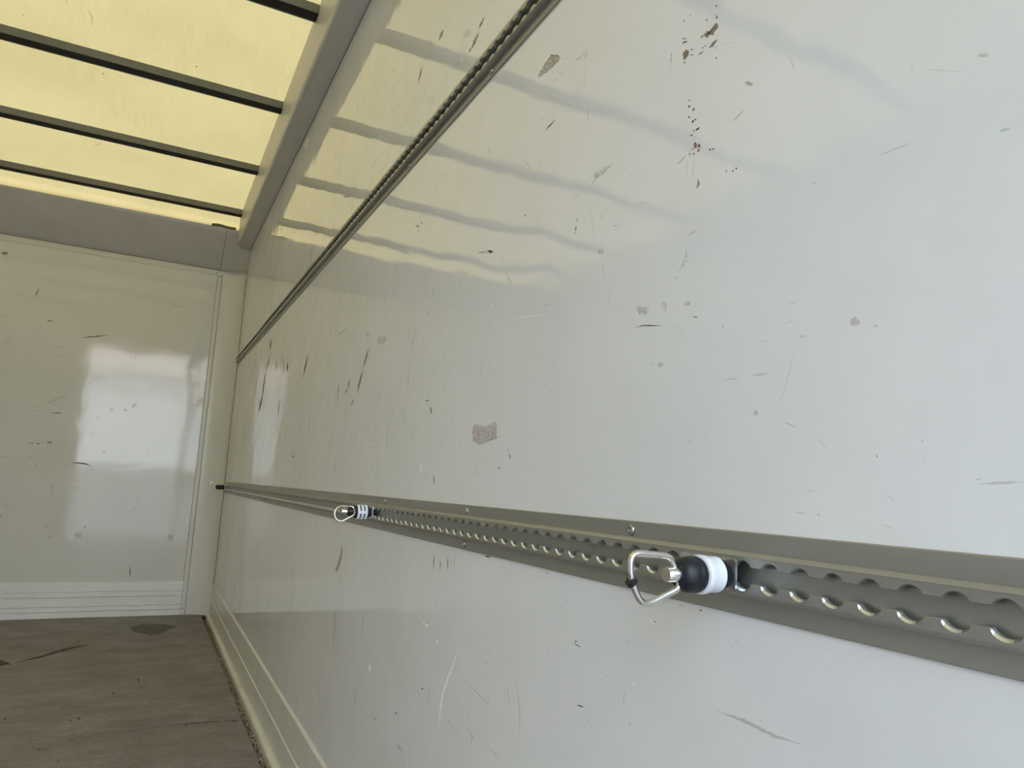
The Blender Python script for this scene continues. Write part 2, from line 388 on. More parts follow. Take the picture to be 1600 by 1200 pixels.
# ------------------------------------------------------------------ lashing rails
PITCH, HOLE, SLOT, FL = 0.0254, 0.0098, 0.0055, 0.0300
def rail(name, y0, y1, zc, slope, label, first_hole):
    sh = lambda y: zc + slope * y
    root = empty(name, (XR, y0, sh(y0)), label, 'rail')
    inv = Matrix.Translation(Vector(root.location)).inverted()
    def part(nm, bm, mat):
        o = link(nm, bm, mat, root); o.matrix_parent_inverse = inv; return o
    X = lambda p: XR - p
    sec = [(X(0.0002), -FL), (X(0.0018), -FL), (X(0.0026), -FL + 0.0008), (X(0.0026), -0.0160), (X(0.0084), -0.0156), (X(0.0114), -0.0128), (X(0.0114), -0.0120),
           (X(0.0020), -0.0120), (X(0.0020), 0.0120), (X(0.0114), 0.0120), (X(0.0114), 0.0128), (X(0.0084), 0.0156), (X(0.0026), 0.0160), (X(0.0026), FL - 0.0008), (X(0.0018), FL), (X(0.0002), FL)]
    bm = prism(NB(), sec, 'y', y0, y1, 1, sh)
    part('flange', bm, M['alu'])
    # scalloped lips
    cols = []
    k0 = math.floor((y0 - first_hole) / PITCH) - 1; k1 = math.ceil((y1 - first_hole) / PITCH) + 1
    half = math.sqrt(HOLE ** 2 - SLOT ** 2)
    for k in range(k0, k1 + 1):
        c = first_hole + k * PITCH
        for j in range(11):
            a = -1 + 2 * j / 10; s = math.sin(a * math.pi / 2) * half
            cols.append((c + s, math.sqrt(max(HOLE ** 2 - s * s, SLOT ** 2))))
    cols = [(y0, SLOT)] + [q for q in cols if y0 + 0.0005 < q[0] < y1 - 0.0005] + [(y1, SLOT)]
    for sgn in (1, -1):
        bm = NB(); rows = []
        ch = lambda tt: 0.0004 + (0.0012 if sgn < 0 else 0.0002) * min(1, (tt - SLOT) / 0.001)
        for y, tt in cols:
            z = sh(y)
            rows.append([bm.verts.new((X(p), y, z + sgn * t_)) for p, t_ in ((0.0114, 0.0121), (0.0114, tt + ch(tt)), (0.0114 - ch(tt), tt), (0.0066, tt), (0.0066, 0.0121))])
        for (A, B), (_, ta), (_, tb) in zip(zip(rows, rows[1:]), cols, cols[1:]):
            for i in range(5):
                fc = bm.faces.new((A[i], A[(i + 1) % 5], B[(i + 1) % 5], B[i])); fc.material_index = 1 if sgn < 0 and i in (1, 2) and ta + tb > 2 * SLOT + 0.0016 else 0
        bm.faces.new(rows[0][::-1]); bm.faces.new(rows[-1])
        part('scalloped_lip', bm, M['alu']).data.materials.append(M['cut'])  # painted highlight on the lower lip's scallops; the upper lip stays plain
    for k in range(-3, 12):
        y = 0.5398 + 0.3735 * k
        if not y0 + 0.03 < y < y1 - 0.03: continue
        for t_ in (0.0222, -0.0222):
            o = screw(root, (X(0.0026), y + random.uniform(-0.003, 0.003), sh(y) + t_), 0.0)
            o.matrix_parent_inverse = inv
    return root
HOLE0 = 0.3682
rail('lashing_rail', YB + 0.01, 4.262, -0.0507, -0.0033, 'lower perforated aluminium lashing rail with three ring fittings across the side wall', HOLE0)
rail('lashing_rail', YB + 0.01, 4.245, 0.639, 0.0, 'upper perforated aluminium lashing rail running empty under the roof', HOLE0 + 0.01)

# ------------------------------------------------------------------ ring fittings in the lower rail
def rounded_plate(bm, p0, p1, ly, lz, r_, dy=0.0):
    pts = []
    for cx, cz, a0 in ((ly - r_, lz - r_, 0), (-(ly - r_), lz - r_, 90), (-(ly - r_), -(lz - r_), 180), (ly - r_, -(lz - r_), 270)):
        for k in range(5):
            a = math.radians(a0 + 22.5 * k); pts.append((cx + dy + r_ * math.cos(a), cz + r_ * math.sin(a)))
    return prism(bm, pts, 'x', -p1, -p0)
def fillet(pts, rad, n=5):
    out = []; m_ = len(pts)
    for i in range(m_):
        p, a, b = Vector(pts[i]), Vector(pts[i - 1]), Vector(pts[(i + 1) % m_])
        u, v = (a - p).normalized(), (b - p).normalized()
        l = min(rad, (a - p).length * 0.45, (b - p).length * 0.45)
        s, e = p + u * l, p + v * l
        for k in range(n + 1):
            w = k / n; out.append((1 - w) ** 2 * s + 2 * w * (1 - w) * p + w * w * e)
    return out
def fitting(y, z, label, collar, knob_r, ring, ring_r, stop=None, bolt=True, k=1.0):
    """local frame: origin on the rail's front face, -x points into the hold"""
    root = empty('ring_fitting', (XR - 0.011, y, z), label, 'fitting', 'ring fittings on the lower rail')
    P = lambda nm, bm, mat, a=40, par=root: sharp(link(nm, bm, mat, par), a)
    P('base_plate', rounded_plate(NB(), 0.0001, 0.0020, 0.0300, 0.0112, 0.0025, 0.021), M['zinc'])
    P('stem', lathe(NB(), [(0.004, 0.0080), (-0.0050, 0.0080), (-0.0065, 0.0104), (-0.0110, 0.0118), (-0.022, 0.0118)], 28), M['black'])
    if collar == 'plain':
        P('collar', lathe(NB(), [(-0.0125, 0.0118), (-0.0130, 0.0128), (-0.0225, 0.0128), (-0.0235, 0.0136), (-0.0280, 0.0138), (-0.0285, 0.0132), (-0.0285, 0.009)], 36), M['white'])
    elif collar == 'ribbed':
        P('collar', lathe(NB(), [(-0.0085, 0.0112), (-0.0088, 0.0118), (-0.0330, 0.0118), (-0.0333, 0.009)], 32), M['black'])
        for a in (-0.0135, -0.0205, -0.0275):
            P('collar_ring', lathe(NB(), [(a + 0.0022, 0.0119), (a + 0.0022, 0.0134), (a - 0.0022, 0.0134), (a - 0.0022, 0.0119)], 32), M['white'])
        P('collar_bridge', box(NB(), -0.0295, -0.0115, -0.0139, -0.0115, -0.0025, 0.0025, 0.0005), M['white'])
    else:
        P('collar', lathe(NB(), [(-0.0205, 0.0116), (-0.0210, 0.0122), (-0.0290, 0.0122), (-0.0295, 0.009)], 24), M['black'])
    r_ = knob_r
    P('knob', lathe(NB(), [(-0.0286, r_ * 0.80), (-0.0292, r_ * 0.93), (-0.0315, r_), (-0.0340, r_ * 1.01), (-0.0352, r_ * 0.965), (-0.0366, r_ * 0.99), (-0.0420, r_ * 0.95), (-0.0455, r_ * 0.80), (-0.0475, r_ * 0.62), (-0.0478, r_ * 0.2)], 36), M['black'])
    if bolt:
        P('bolt', lathe(NB(), [(-0.047, 0.0052), (-0.0570, 0.0052), (-0.0575, 0.0048), (-0.0575, 0.0005)], 24), M['steel'])
    rg = P('ring', tube(NB(), fillet(ring, 0.011), ring_r, 10, True), M['steel'], 80)
    if stop:
        P('ring_stop', tube(NB(), stop, ring_r * 1.75, 12), M['black'], 60, rg)
    return root
RY = lambda pts, yy: [(x - 0.389, yy, z) for x, z in pts]
fitting(0.4074, -0.0533, 'black ring fitting with wide white collar and triangular steel ring, nearest', 'plain', 0.0128,
        [(-0.0490, 0.0, 0.0040), (-0.0545, 0.0, 0.0125), (-0.0880, 0.0, 0.0150), (-0.0878, 0.0, -0.0020), (-0.0775, 0.0, -0.0215), (-0.0440, 0.0, -0.0090)],
        0.00235, [(-0.0885, -0.0005, -0.0030), (-0.0860, -0.0005, -0.0055)])
fitting(1.3361, -0.0553, 'ring fitting with ribbed white collar and steel ring hanging left, middle of the three', 'ribbed', 0.0085,
        [(-0.036, -0.004, 0.0095), (-0.062, -0.006, 0.0100), (-0.0720, -0.008, 0.002), (-0.0710, -0.010, -0.0120), (-0.0600, -0.012, -0.0185), (-0.034, -0.012, -0.0040)],
        0.0016, None, True)
fitting(4.0776, -0.0640, 'small black ring fitting at the far rail end with thin ring sticking up', 'none', 0.0125,
        [(-0.044, 0.0, -0.002), (-0.050, 0.0, 0.010), (-0.066, 0.0, 0.026), (-0.0745, 0.0, 0.022), (-0.066, 0.0, 0.004), (-0.048, 0.0, -0.008)],
        0.0026, None, False)

# ------------------------------------------------------------------ grit in the gap beside the floor
bm = NB(); rnd = random.Random(3)
for k in range(2600):
    y = rnd.uniform(1.5, 4.2); x = rnd.uniform(FLX + 0.001, 0.378); s = rnd.choice((0.0012, 0.0016, 0.0022, 0.003)) * rnd.uniform(0.7, 1.2)
    if rnd.random() < 0.45 * max(0, min(1, (y - 2.7))): continue
    z = ZF - 0.013 + rnd.uniform(0.0, 0.010)
    vs_ = [bm.verts.new((x + s * a * rnd.uniform(0.6, 1.3), y + s * b * rnd.uniform(0.6, 1.3), z + s * c * rnd.uniform(0.6, 1.3))) for a, b, c in ((1, 0, 0), (-1, 0, 0), (0, 1, 0), (0, -1, 0), (0, 0, 1), (0, 0, -1))]
    for i, j, l in ((0, 2, 4), (2, 1, 4), (1, 3, 4), (3, 0, 4), (2, 0, 5), (1, 2, 5), (3, 1, 5), (0, 3, 5)): bm.faces.new((vs_[i], vs_[j], vs_[l]))
gt = link('grit', bm, M['grit'], None, False, 'stuff')
gt['label'] = 'brown grit lying in the gap between floor and side skirting'; gt['category'] = 'grit'

# ------------------------------------------------------------------ wear marks on the panels (flat paint and scratches)
MK = {
 'dark': mark_mat('mark_dark', (0.045, 0.040, 0.032), 0.85),
 'soft': mark_mat('mark_soft_grey', (0.13, 0.125, 0.12), 0.40, 0.5, 420),
 'grain': mark_mat('mark_dark_grainy', (0.060, 0.050, 0.040), 0.90, 0.1, 330),
 'brown': mark_mat('mark_brown', (0.22, 0.155, 0.095), 0.66, 0.2, 800),
 'tan': mark_mat('mark_tan', (0.27, 0.19, 0.09), 0.70),
 'bare': mark_mat('mark_bare_ply', (0.25, 0.205, 0.155), 0.95),
 'rust': mark_mat('mark_rust', (0.20, 0.085, 0.05), 0.85, 0.05, 300),
 'redgr': mark_mat('mark_red_grainy', (0.36, 0.22, 0.17), 0.50, 0.3, 800),
 'pink': mark_mat('mark_pink', (0.50, 0.31, 0.27), 0.26),
 'green': mark_mat('mark_green', (0.28, 0.45, 0.34), 0.26),
 'faint': mark_mat('mark_faint', (0.22, 0.215, 0.21), 0.20),
 'haze': mark_mat('mark_smudge', (0.30, 0.29, 0.27), 0.26, 0.3, 120),
 'white': mark_mat('mark_white_scratch', (0.93, 0.93, 0.92), 0.90),
 'pale': mark_mat('mark_pale_scratch', (0.96, 0.96, 0.94), 0.62),
}
def Z(ox, oy, s): return lambda *pp: [(ox + x / s, oy + y / s) for x, y in pp]
mrnd = random.Random(11); mk_n = [0]
PLANES = {'r': (0, XR, wall_r, Vector((-1, 0, 0))), 'f': (1, YF, wall_f, Vector((0, -1, 0))), 'g': (2, ZF, fl, Vector((0, 0, 1)))}
def put(outline, mat, plane, name='scuff_mark', strip=False):
    ax, val, par, nrm = PLANES[plane]
    mk_n[0] += 1; off = nrm * (0.00012 + 0.000003 * (mk_n[0] % 60))
    bm = NB(); vs_ = [bm.verts.new(at(x, y, ax, val) + off) for x, y in outline]
    if strip:
        h = len(vs_) // 2
        for i in range(h - 1): bm.faces.new((vs_[i], vs_[i + 1], vs_[h + i + 1], vs_[h + i]))
    else:
        bm.faces.new(vs_); bmesh.ops.triangulate(bm, faces=bm.faces[:])
    me = bpy.data.meshes.new(name); bm.to_mesh(me); bm.free(); me.materials.append(MK[mat])
    o = bpy.data.objects.new(name, me); C.objects.link(o); o.parent = par
    return o
def stroke(pts, w, mat, plane='r', name='scratch', rag=0.35):
    """a hand-drawn line: w pixels wide, tapering to both ends, with a ragged edge"""
    den = []
    for a, b in zip(pts, pts[1:]):
        n = max(2, int(math.hypot(b[0] - a[0], b[1] - a[1]) / 4))
        den += [(a[0] + (b[0] - a[0]) * k / n, a[1] + (b[1] - a[1]) * k / n) for k in range(n)]
    den.append(pts[-1]); L, R_ = [], []
    for i, p in enumerate(den):
        a, b = den[max(0, i - 1)], den[min(len(den) - 1, i + 1)]
        dx, dy = b[0] - a[0], b[1] - a[1]; l = math.hypot(dx, dy) or 1
        u = i / (len(den) - 1); ww = 0.5 * w * max(0.12, min(1, 3.2 * u, 3.2 * (1 - u))) 
        w1, w2 = ww * (1 + mrnd.uniform(-rag, rag)), ww * (1 + mrnd.uniform(-rag, rag))
        L.append((p[0] - dy / l * w1, p[1] + dx / l * w1)); R_.append((p[0] + dy / l * w2, p[1] - dx / l * w2))
    put(L + R_, mat, plane, name, True)
def blob(c, rx, ry, mat, plane='r', ang=0.0, name='scuff_mark', rag=0.3, n=14):
    out = []; ca, sa = math.cos(math.radians(ang)), math.sin(math.radians(ang))
    for k in range(n):
        a = 2 * math.pi * k / n; q = 1 + mrnd.uniform(-rag, rag)
        x, y = rx * q * math.cos(a), ry * q * math.sin(a); out.append((c[0] + x * ca - y * sa, c[1] + x * sa + y * ca))
    put(out, mat, plane, name)
def area(pts, mat, plane='r', name='scuff_mark', rag=0.8):
    den = []
    for a, b in zip(pts, pts[1:] + pts[:1]):
        n = max(1, int(math.hypot(b[0] - a[0], b[1] - a[1]) / 2.5))
        den += [(a[0] + (b[0] - a[0]) * k / n + mrnd.uniform(-rag, rag), a[1] + (b[1] - a[1]) * k / n + mrnd.uniform(-rag, rag)) for k in range(n)]
    put(den, mat, plane, name)
def dots(lst, mat, plane='r', r_=1.2):
    for x, y in lst: blob((x, y), r_ * mrnd.uniform(0.7, 1.3), r_ * mrnd.uniform(0.6, 1.1), mat, plane, mrnd.uniform(0, 180), n=8)

# right wall, top right: chipped patches down to the ply
z = Z(1020, 0, 8)
area(z((640, 430), (680, 385), (735, 400), (790, 290), (815, 300), (820, 340), (770, 400), (745, 440), (700, 430), (680, 475), (650, 455)), 'bare')
stroke(z((590, 480), (645, 430)), 2.2, 'bare')
area(z((380, 660), (420, 620), (460, 640), (440, 700), (405, 750), (382, 745)), 'bare')
stroke(z((375, 550), (400, 525), (435, 515)), 2.6, 'dark'); stroke(z((365, 480), (425, 492)), 1.8, 'dark'); stroke(z((385, 790), (410, 775)), 1.8, 'dark')
stroke(z((700, 600), (745, 570), (805, 490)), 4.0, 'bare'); stroke(z((570, 690), (640, 640)), 2.6, 'bare'); stroke(z((610, 600), (640, 595)), 2.2, 'bare')
stroke(z((460, 690), (520, 680)), 1.8, 'bare'); dots(z((470, 190), (390, 262), (795, 75), (490, 620), (795, 725), (660, 575), (785, 600)), 'dark')
stroke(z((660, 265), (690, 240)), 1.8, 'dark'); stroke(z((800, 185), (805, 245)), 2.4, 'dark')
stroke(z((235, 650), (228, 800)), 2.0, 'soft'); stroke(z((800, 580), (1000, 530), (1110, 520)), 0.8, 'faint')
blob(z((1210, 1040))[0], 6, 2.6, 'pink', 'r', 25)
# the second chipped patch below
z = Z(1040, 140, 7.06)
dots(z((262, 120), (260, 187), (260, 305), (330, 330), (312, 455), (288, 503), (492, 662), (672, 900), (745, 898), (783, 872)), 'dark', 'r', 1.4)
stroke(z((300, 240), (320, 200)), 3.2, 'dark'); stroke(z((292, 370), (312, 335)), 4.0, 'dark'); stroke(z((330, 455), (380, 415)), 3.2, 'dark')
area(z((305, 590), (330, 575), (345, 600), (390, 595), (372, 690), (355, 680), (360, 640), (310, 650)), 'rust')
stroke(z((315, 650), (265, 670), (268, 750)), 2.6, 'rust'); stroke(z((300, 715), (325, 705)), 2.4, 'dark'); stroke(z((510, 662), (545, 652)), 2.0, 'dark')
area(z((362, 980), (378, 1040), (345, 1100), (350, 1050)), 'bare', rag=0.4)
stroke(z((130, 830), (235, 720)), 2.4, 'pink'); stroke(z((325, 730), (290, 970)), 1.2, 'faint'); stroke(z((250, 760), (225, 980)), 1.2, 'faint')
stroke(z((740, 360), (880, 215)), 1.6, 'faint')
z = Z(1000, 0, 2.667)
stroke(z((625, 235), (645, 295)), 1.6, 'pink'); blob(z((455, 350))[0], 6, 3, 'pink', 'r', 25); stroke(z((1405, 232), (1455, 230)), 4.5, 'pink')
stroke(z((1495, 548), (1545, 535)), 5.5, 'green'); stroke(z((980, 655), (1150, 588)), 2.0, 'faint'); dots(z((680, 107), (1135, 288), (727, 765)), 'soft', 'r', 1.8)
stroke(z((385, 510), (440, 450)), 1.4, 'faint'); stroke(z((190, 990), (245, 955)), 1.2, 'faint'); stroke(z((130, 210), (125, 330)), 1.0, 'faint')
stroke(z((190, 1020), (195, 1060), (155, 1155)), 1.6, 'soft'); stroke(z((1180, 290), (1360, 300)), 1.2, 'faint')
# upper centre: brown scrape by the rail, long scratches
z = Z(780, 60, 8)
area(z((485, 470), (560, 330), (625, 240), (650, 195), (655, 230), (730, 200), (775, 235), (740, 285), (650, 380), (515, 485)), 'brown')
stroke(z((930, 305), (1050, 205), (1125, 120)), 2.4, 'soft'); stroke(z((1060, 270), (1100, 190)), 2.2, 'grain'); stroke(z((790, 265), (900, 235)), 1.4, 'soft'); stroke(z((870, 330), (905, 270)), 1.4, 'soft')
stroke(z((760, 470), (770, 390)), 2.4, 'soft'); stroke(z((680, 550), (745, 490)), 1.2, 'soft'); stroke(z((580, 1145), (710, 1010)), 1.6, 'dark'); blob(z((535, 938))[0], 1.6, 1.2, 'white')
stroke(z((1065, 370), (1060, 700)), 0.8, 'faint'); stroke(z((1115, 850), (1105, 1050)), 1.4, 'faint'); dots(z((880, 830), (890, 905)), 'soft', 'r', 1.3)
stroke(z((660, 700), (700, 960)), 0.8, 'faint')
z = Z(600, 0, 4)
stroke(z((595, 200), (575, 240), (545, 310)), 3.5, 'grain'); stroke(z((630, 100), (590, 190)), 3.0, 'grain'); stroke(z((370, 185), (345, 250)), 4.5, 'grain'); stroke(z((540, 300), (535, 330)), 1.4, 'dark')
area(z((668, 30), (692, 28), (690, 48), (672, 60)), 'white', rag=0.2); area(z((490, 190), (530, 175), (540, 210), (500, 245)), 'pale'); stroke(z((495, 290), (485, 345)), 3.2, 'pale'); stroke(z((478, 382), (496, 358)), 2.2, 'white')
stroke(z((235, 415), (225, 470), (212, 520)), 2.2, 'grain'); stroke(z((65, 430), (60, 460)), 2.0, 'soft')
stroke(z((655, 920), (650, 960)), 1.6, 'soft'); stroke(z((870, 995), (910, 1040), (915, 1075)), 1.8, 'soft'); stroke(z((360, 1115), (410, 1065)), 1.0, 'soft')
stroke(z((1300, 1160), (1340, 1085)), 3.0, 'soft'); area(z((1285, 1110), (1330, 1070), (1440, 1020), (1340, 1110)), 'haze'); stroke(z((1525, 1095), (1565, 1075)), 1.2, 'soft'); stroke(z((1005, 830), (1070, 745)), 1.0, 'soft')
z = Z(440, 0, 5)
for a, b in (((950, 240), (930, 300)), ((885, 540), (875, 580)), ((1105, 525), (1085, 590)), ((1080, 600), (1065, 655)), ((770, 440), (755, 470)), ((700, 560), (690, 600)), ((600, 820), (580, 870)), ((655, 730), (640, 790)), ((815, 655), (795, 700)), ((1020, 745), (1022, 755))):
    stroke(z(a, b), 1.5, 'soft')
area(z((755, 1105), (775, 1040), (785, 1060), (780, 1095)), 'pale'); area(z((685, 1090), (695, 1085), (695, 1105)), 'white', rag=0.2)
area(z((195, 1080), (215, 1068), (195, 1150), (175, 1165)), 'pale', rag=0.5)
# around the upper rail's middle
z = Z(420, 340, 5.333)
stroke(z((365, 210), (345, 385)), 1.6, 'soft'); blob(z((1240, 70))[0], 2.6, 2.2, 'grain'); dots(z((1275, 45), (1250, 110), (1310, 60)), 'grain', 'r', 1.4)
for q in (((1100, 330), (1125, 290), (1190, 265), (1200, 290), (1160, 335), (1115, 345), (1100, 330)),): stroke(z(*q), 1.2, 'pale')
stroke(z((800, 355), (808, 385)), 1.6, 'pale'); stroke(z((885, 345), (835, 445)), 1.8, 'pale'); stroke(z((1180, 490), (1330, 440), (1440, 445), (1590, 530)), 1.6, 'pale'); stroke(z((1590, 535), (1620, 600)), 0.9, 'soft')
stroke(z((1345, 680), (1372, 622)), 2.2, 'soft'); stroke(z((1315, 745), (1335, 830)), 1.3, 'soft'); stroke(z((620, 555), (640, 655)), 1.1, 'soft'); stroke(z((520, 645), (555, 620)), 1.0, 'soft'); stroke(z((565, 995), (660, 910)), 1.0, 'faint')
# lower left: long streaks
z = Z(370, 500, 4)
for a, b, w, m in (((215, 120), (205, 190), 2.2, 'tan'), ((205, 235), (185, 310), 3.4, 'brown'), ((180, 320), (160, 480), 1.8, 'tan'), ((160, 470), (137, 580), 2.0, 'dark'), ((248, 255), (246, 320), 2.0, 'brown'),
                   ((288, 215), (296, 340), 1.6, 'brown'), ((318, 265), (316, 320), 2.8, 'tan'), ((447, 205), (412, 370), 2.0, 'tan'), ((272, 490), (255, 600), 1.2, 'tan'), ((825, 175), (790, 300), 2.6, 'tan'), ((790, 300), (750, 468), 2.4, 'tan'),
                   ((705, 370), (695, 430), 1.4, 'dark'), ((695, 430), (675, 460), 1.4, 'dark'), ((735, 495), (710, 532), 1.6, 'dark'), ((640, 380), (628, 520), 0.9, 'tan'), ((688, 490), (680, 640), 0.9, 'soft'), ((1120, 40), (1085, 220), 1.4, 'soft'),
                   ((1080, 240), (1065, 470), 1.2, 'soft'), ((1180, 508), (1205, 498), 2.0, 'dark'), ((1210, 540), (1220, 590), 1.5, 'dark'), ((1155, 895), (1153, 965), 1.7, 'white'), ((1228, 970), (1236, 1030), 1.2, 'dark'), ((1450, 950), (1510, 952), 1.1, 'soft'),
                   ((620, 845), (600, 990), 1.6, 'soft'), ((490, 955), (485, 1005), 1.4, 'soft'), ((870, 970), (860, 1015), 1.2, 'soft'), ((455, 600), (448, 720), 1.2, 'soft'), ((950, 630), (930, 880), 1.3, 'soft'), ((885, 640), (885, 695), 1.2, 'soft'), ((862, 665), (866, 705), 1.2, 'soft'),
                   ((830, 755), (895, 748), 1.4, 'soft'), ((735, 720), (738, 760), 1.4, 'soft'), ((275, 725), (320, 702), 1.0, 'soft'), ((350, 860), (356, 845), 2.2, 'dark'), ((530, 470), (555, 475), 1.3, 'soft'), ((1200, 335), (1260, 348), 0.9, 'faint'), ((625, 105), (690, 50), 1.2, 'faint'),
                   ((268, 780), (262, 810), 1.2, 'soft'), ((860, 800), (875, 795), 1.5, 'soft'), ((1510, 0), (1508, 100), 0.8, 'faint')):
    stroke(z(a, b), w, m)
blob(z((820, 95))[0], 2.8, 4.5, 'haze'); blob(z((905, 125))[0], 7, 7, 'haze'); dots(z((763, 173), (788, 403), (965, 545), (985, 720), (890, 750), (1298, 412), (1302, 815)), 'soft', 'r', 1.2)
# red-brown rubbed patch in the middle
z = Z(640, 560, 4)
area(z((392, 440), (410, 410), (480, 430), (540, 395), (548, 500), (500, 500), (470, 525), (430, 540), (400, 520)), 'redgr')
for x in (430, 470, 490, 520, 538): stroke(z((x, 430 + mrnd.uniform(-20, 20)), (x + 2, 520 + mrnd.uniform(-15, 10))), 1.3, 'redgr')
dots(z((575, 485), (560, 488), (600, 480)), 'soft', 'r', 1.0)
stroke(z((610, 548), (625, 600)), 0.9, 'soft'); stroke(z((622, 590), (633, 632)), 1.5, 'dark'); stroke(z((552, 680), (570, 690)), 1.8, 'dark'); stroke(z((830, 200), (860, 206)), 1.6, 'white'); stroke(z((1225, 275), (1245, 300)), 1.8, 'soft')
stroke(z((528, 800), (538, 825)), 1.4, 'soft'); blob(z((532, 606))[0], 1, 1, 'white'); stroke(z((590, 385), (592, 410)), 0.9, 'soft'); dots(z((385, 805), (1085, 912), (1530, 912)), 'soft', 'r', 1.1)
# centre of the wall
z = Z(740, 300, 4)
area(z((85, 370), (105, 362), (125, 375), (105, 382)), 'dark', rag=0.4); stroke(z((20, 380), (80, 375)), 1.6, 'grain'); stroke(z((640, 160), (655, 190)), 2.0, 'grain'); stroke(z((645, 200), (632, 265)), 2.2, 'grain'); stroke(z((625, 42), (655, 22)), 1.8, 'soft')
stroke(z((870, 212), (935, 205)), 1.8, 'soft'); stroke(z((870, 205), (900, 220)), 1.6, 'soft'); stroke(z((165, 380), (195, 460)), 1.2, 'soft'); stroke(z((205, 500), (240, 585)), 1.4, 'soft'); stroke(z((322, 140), (324, 155)), 1.6, 'dark')
stroke(z((240, 798), (490, 755)), 1.3, 'white'); stroke(z((98, 742), (125, 695)), 1.5, 'white'); stroke(z((1010, 847), (1060, 835), (1180, 836)), 1.6, 'dark'); stroke(z((1205, 850), (1280, 835), (1320, 900)), 1.2, 'soft'); blob(z((1390, 783))[0], 4, 1.3, 'soft', 'r', 10)
blob(z((1190, 715))[0], 4, 8, 'haze'); blob(z((1335, 695))[0], 4, 4, 'haze'); blob(z((1060, 740))[0], 10, 8, 'haze'); blob(z((795, 375))[0], 4.5, 5, 'soft'); stroke(z((805, 450), (820, 525)), 1.2, 'soft'); blob(z((1170, 1080))[0], 4.5, 4.2, 'soft'); stroke(z((1075, 1072), (1140, 1074)), 2.4, 'soft')
stroke(z((1335, 330), (1330, 440), (1275, 505)), 1.2, 'soft'); blob(z((1268, 538))[0], 2.4, 1.6, 'soft'); stroke(z((715, 80), (745, 195), (750, 310)), 0.8, 'faint'); stroke(z((800, 130), (800, 180)), 1.2, 'faint'); stroke(z((1325, 280), (1400, 240)), 1.1, 'soft'); stroke(z((990, 95), (1060, 60), (1110, 90)), 1.2, 'faint')
stroke(z((845, 620), (842, 690)), 1.2, 'faint'); stroke(z((440, 705), (480, 703)), 2.0, 'faint'); stroke(z((560, 1010), (565, 1030)), 1.2, 'soft'); stroke(z((765, 1020), (768, 1045)), 1.2, 'soft'); dots(z((1165, 820), (1560, 840), (1525, 85)), 'soft', 'r', 1.3)
# right half
z = Z(1000, 440, 4)
blob(z((1345, 250))[0], 7.5, 6.5, 'pink'); blob(z((1473, 277))[0], 3.5, 1.8, 'faint'); stroke(z((985, 340), (1045, 345)), 2.4, 'faint'); stroke(z((705, 588), (800, 575)), 3.2, 'pink'); stroke(z((515, 615), (640, 603)), 2.0, 'faint'); stroke(z((970, 430), (910, 660), (848, 810)), 1.2, 'faint')
stroke(z((900, 875), (985, 915)), 2.0, 'pink'); blob(z((725, 822))[0], 4, 3.5, 'pink'); stroke(z((1110, 975), (1175, 1055)), 1.2, 'faint'); stroke(z((930, 142), (975, 130)), 2.2, 'faint'); stroke(z((725, 355), (760, 373), (815, 365)), 1.3, 'faint'); stroke(z((420, 302), (470, 306)), 1.6, 'soft'); blob(z((346, 223))[0], 3.6, 1.2, 'soft', 'r', 8)
dots(z((308, 995), (330, 993), (520, 280), (910, 258), (940, 250), (1482, 1092), (940, 985), (677, 840), (1153, 95)), 'soft', 'r', 1.5)
z = Z(1200, 600, 4)
stroke(z((1300, 625), (1600, 612)), 4.0, 'faint'); stroke(z((1290, 600), (1340, 590)), 1.6, 'faint'); dots(z((682, 452), (967, 358), (970, 472)), 'soft', 'r', 1.7); stroke(z((740, 680), (795, 740)), 1.6, 'faint'); stroke(z((705, 875), (800, 912)), 1.4, 'faint'); stroke(z((165, 800), (250, 812)), 2.0, 'faint'); blob(z((313, 818))[0], 2.8, 2.2, 'soft'); stroke(z((235, 670), (300, 672)), 1.2, 'faint')
# below the lower rail
z = Z(480, 850, 3.4275)
area(z((185, 0), (190, 40), (180, 110), (160, 150), (150, 150), (165, 100), (178, 40)), 'brown', rag=0.6); stroke(z((170, 0), (150, 60)), 1.6, 'soft'); stroke(z((155, 335), (145, 480), (135, 555)), 4.2, 'haze'); stroke(z((183, 160), (178, 240)), 1.0, 'soft')
stroke(z((290, 40), (287, 70)), 2.0, 'soft'); stroke(z((422, 170), (412, 202)), 1.8, 'soft'); stroke(z((697, 295), (688, 325)), 1.6, 'soft'); stroke(z((995, 235), (997, 262)), 1.4, 'soft'); stroke(z((950, 65), (985, 70)), 2.0, 'dark'); stroke(z((1265, 150), (1300, 162)), 1.6, 'soft')
for x in (680, 715, 755, 772, 790): stroke(z((x, 65 + mrnd.uniform(-10, 30)), (x - 3, 140)), 1.2, 'tan' if x < 760 else 'soft')
stroke(z((815, 545), (780, 650), (725, 800), (700, 1000)), 3.6, 'white'); stroke(z((775, 600), (720, 790), (705, 880)), 1.4, 'pale')
stroke(z((190, 530), (330, 740), (420, 800), (540, 915)), 1.5, 'pale'); stroke(z((280, 720), (325, 820), (380, 975)), 1.8, 'pale'); stroke(z((336, 640), (334, 690)), 2.2, 'white'); stroke(z((415, 865), (462, 915), (470, 1050)), 1.8, 'pale'); stroke(z((268, 745), (255, 880)), 1.7, 'soft')
stroke(z((475, 1065), (515, 1115)), 2.6, 'soft'); stroke(z((470, 912), (485, 900)), 1.8, 'dark'); stroke(z((360, 930), (362, 940)), 1.8, 'dark'); stroke(z((835, 725), (1005, 885)), 1.6, 'soft'); stroke(z((480, 350), (560, 395), (660, 450), (850, 555)), 2.0, 'pale'); area(z((615, 415), (655, 440), (645, 452)), 'white', rag=0.5)
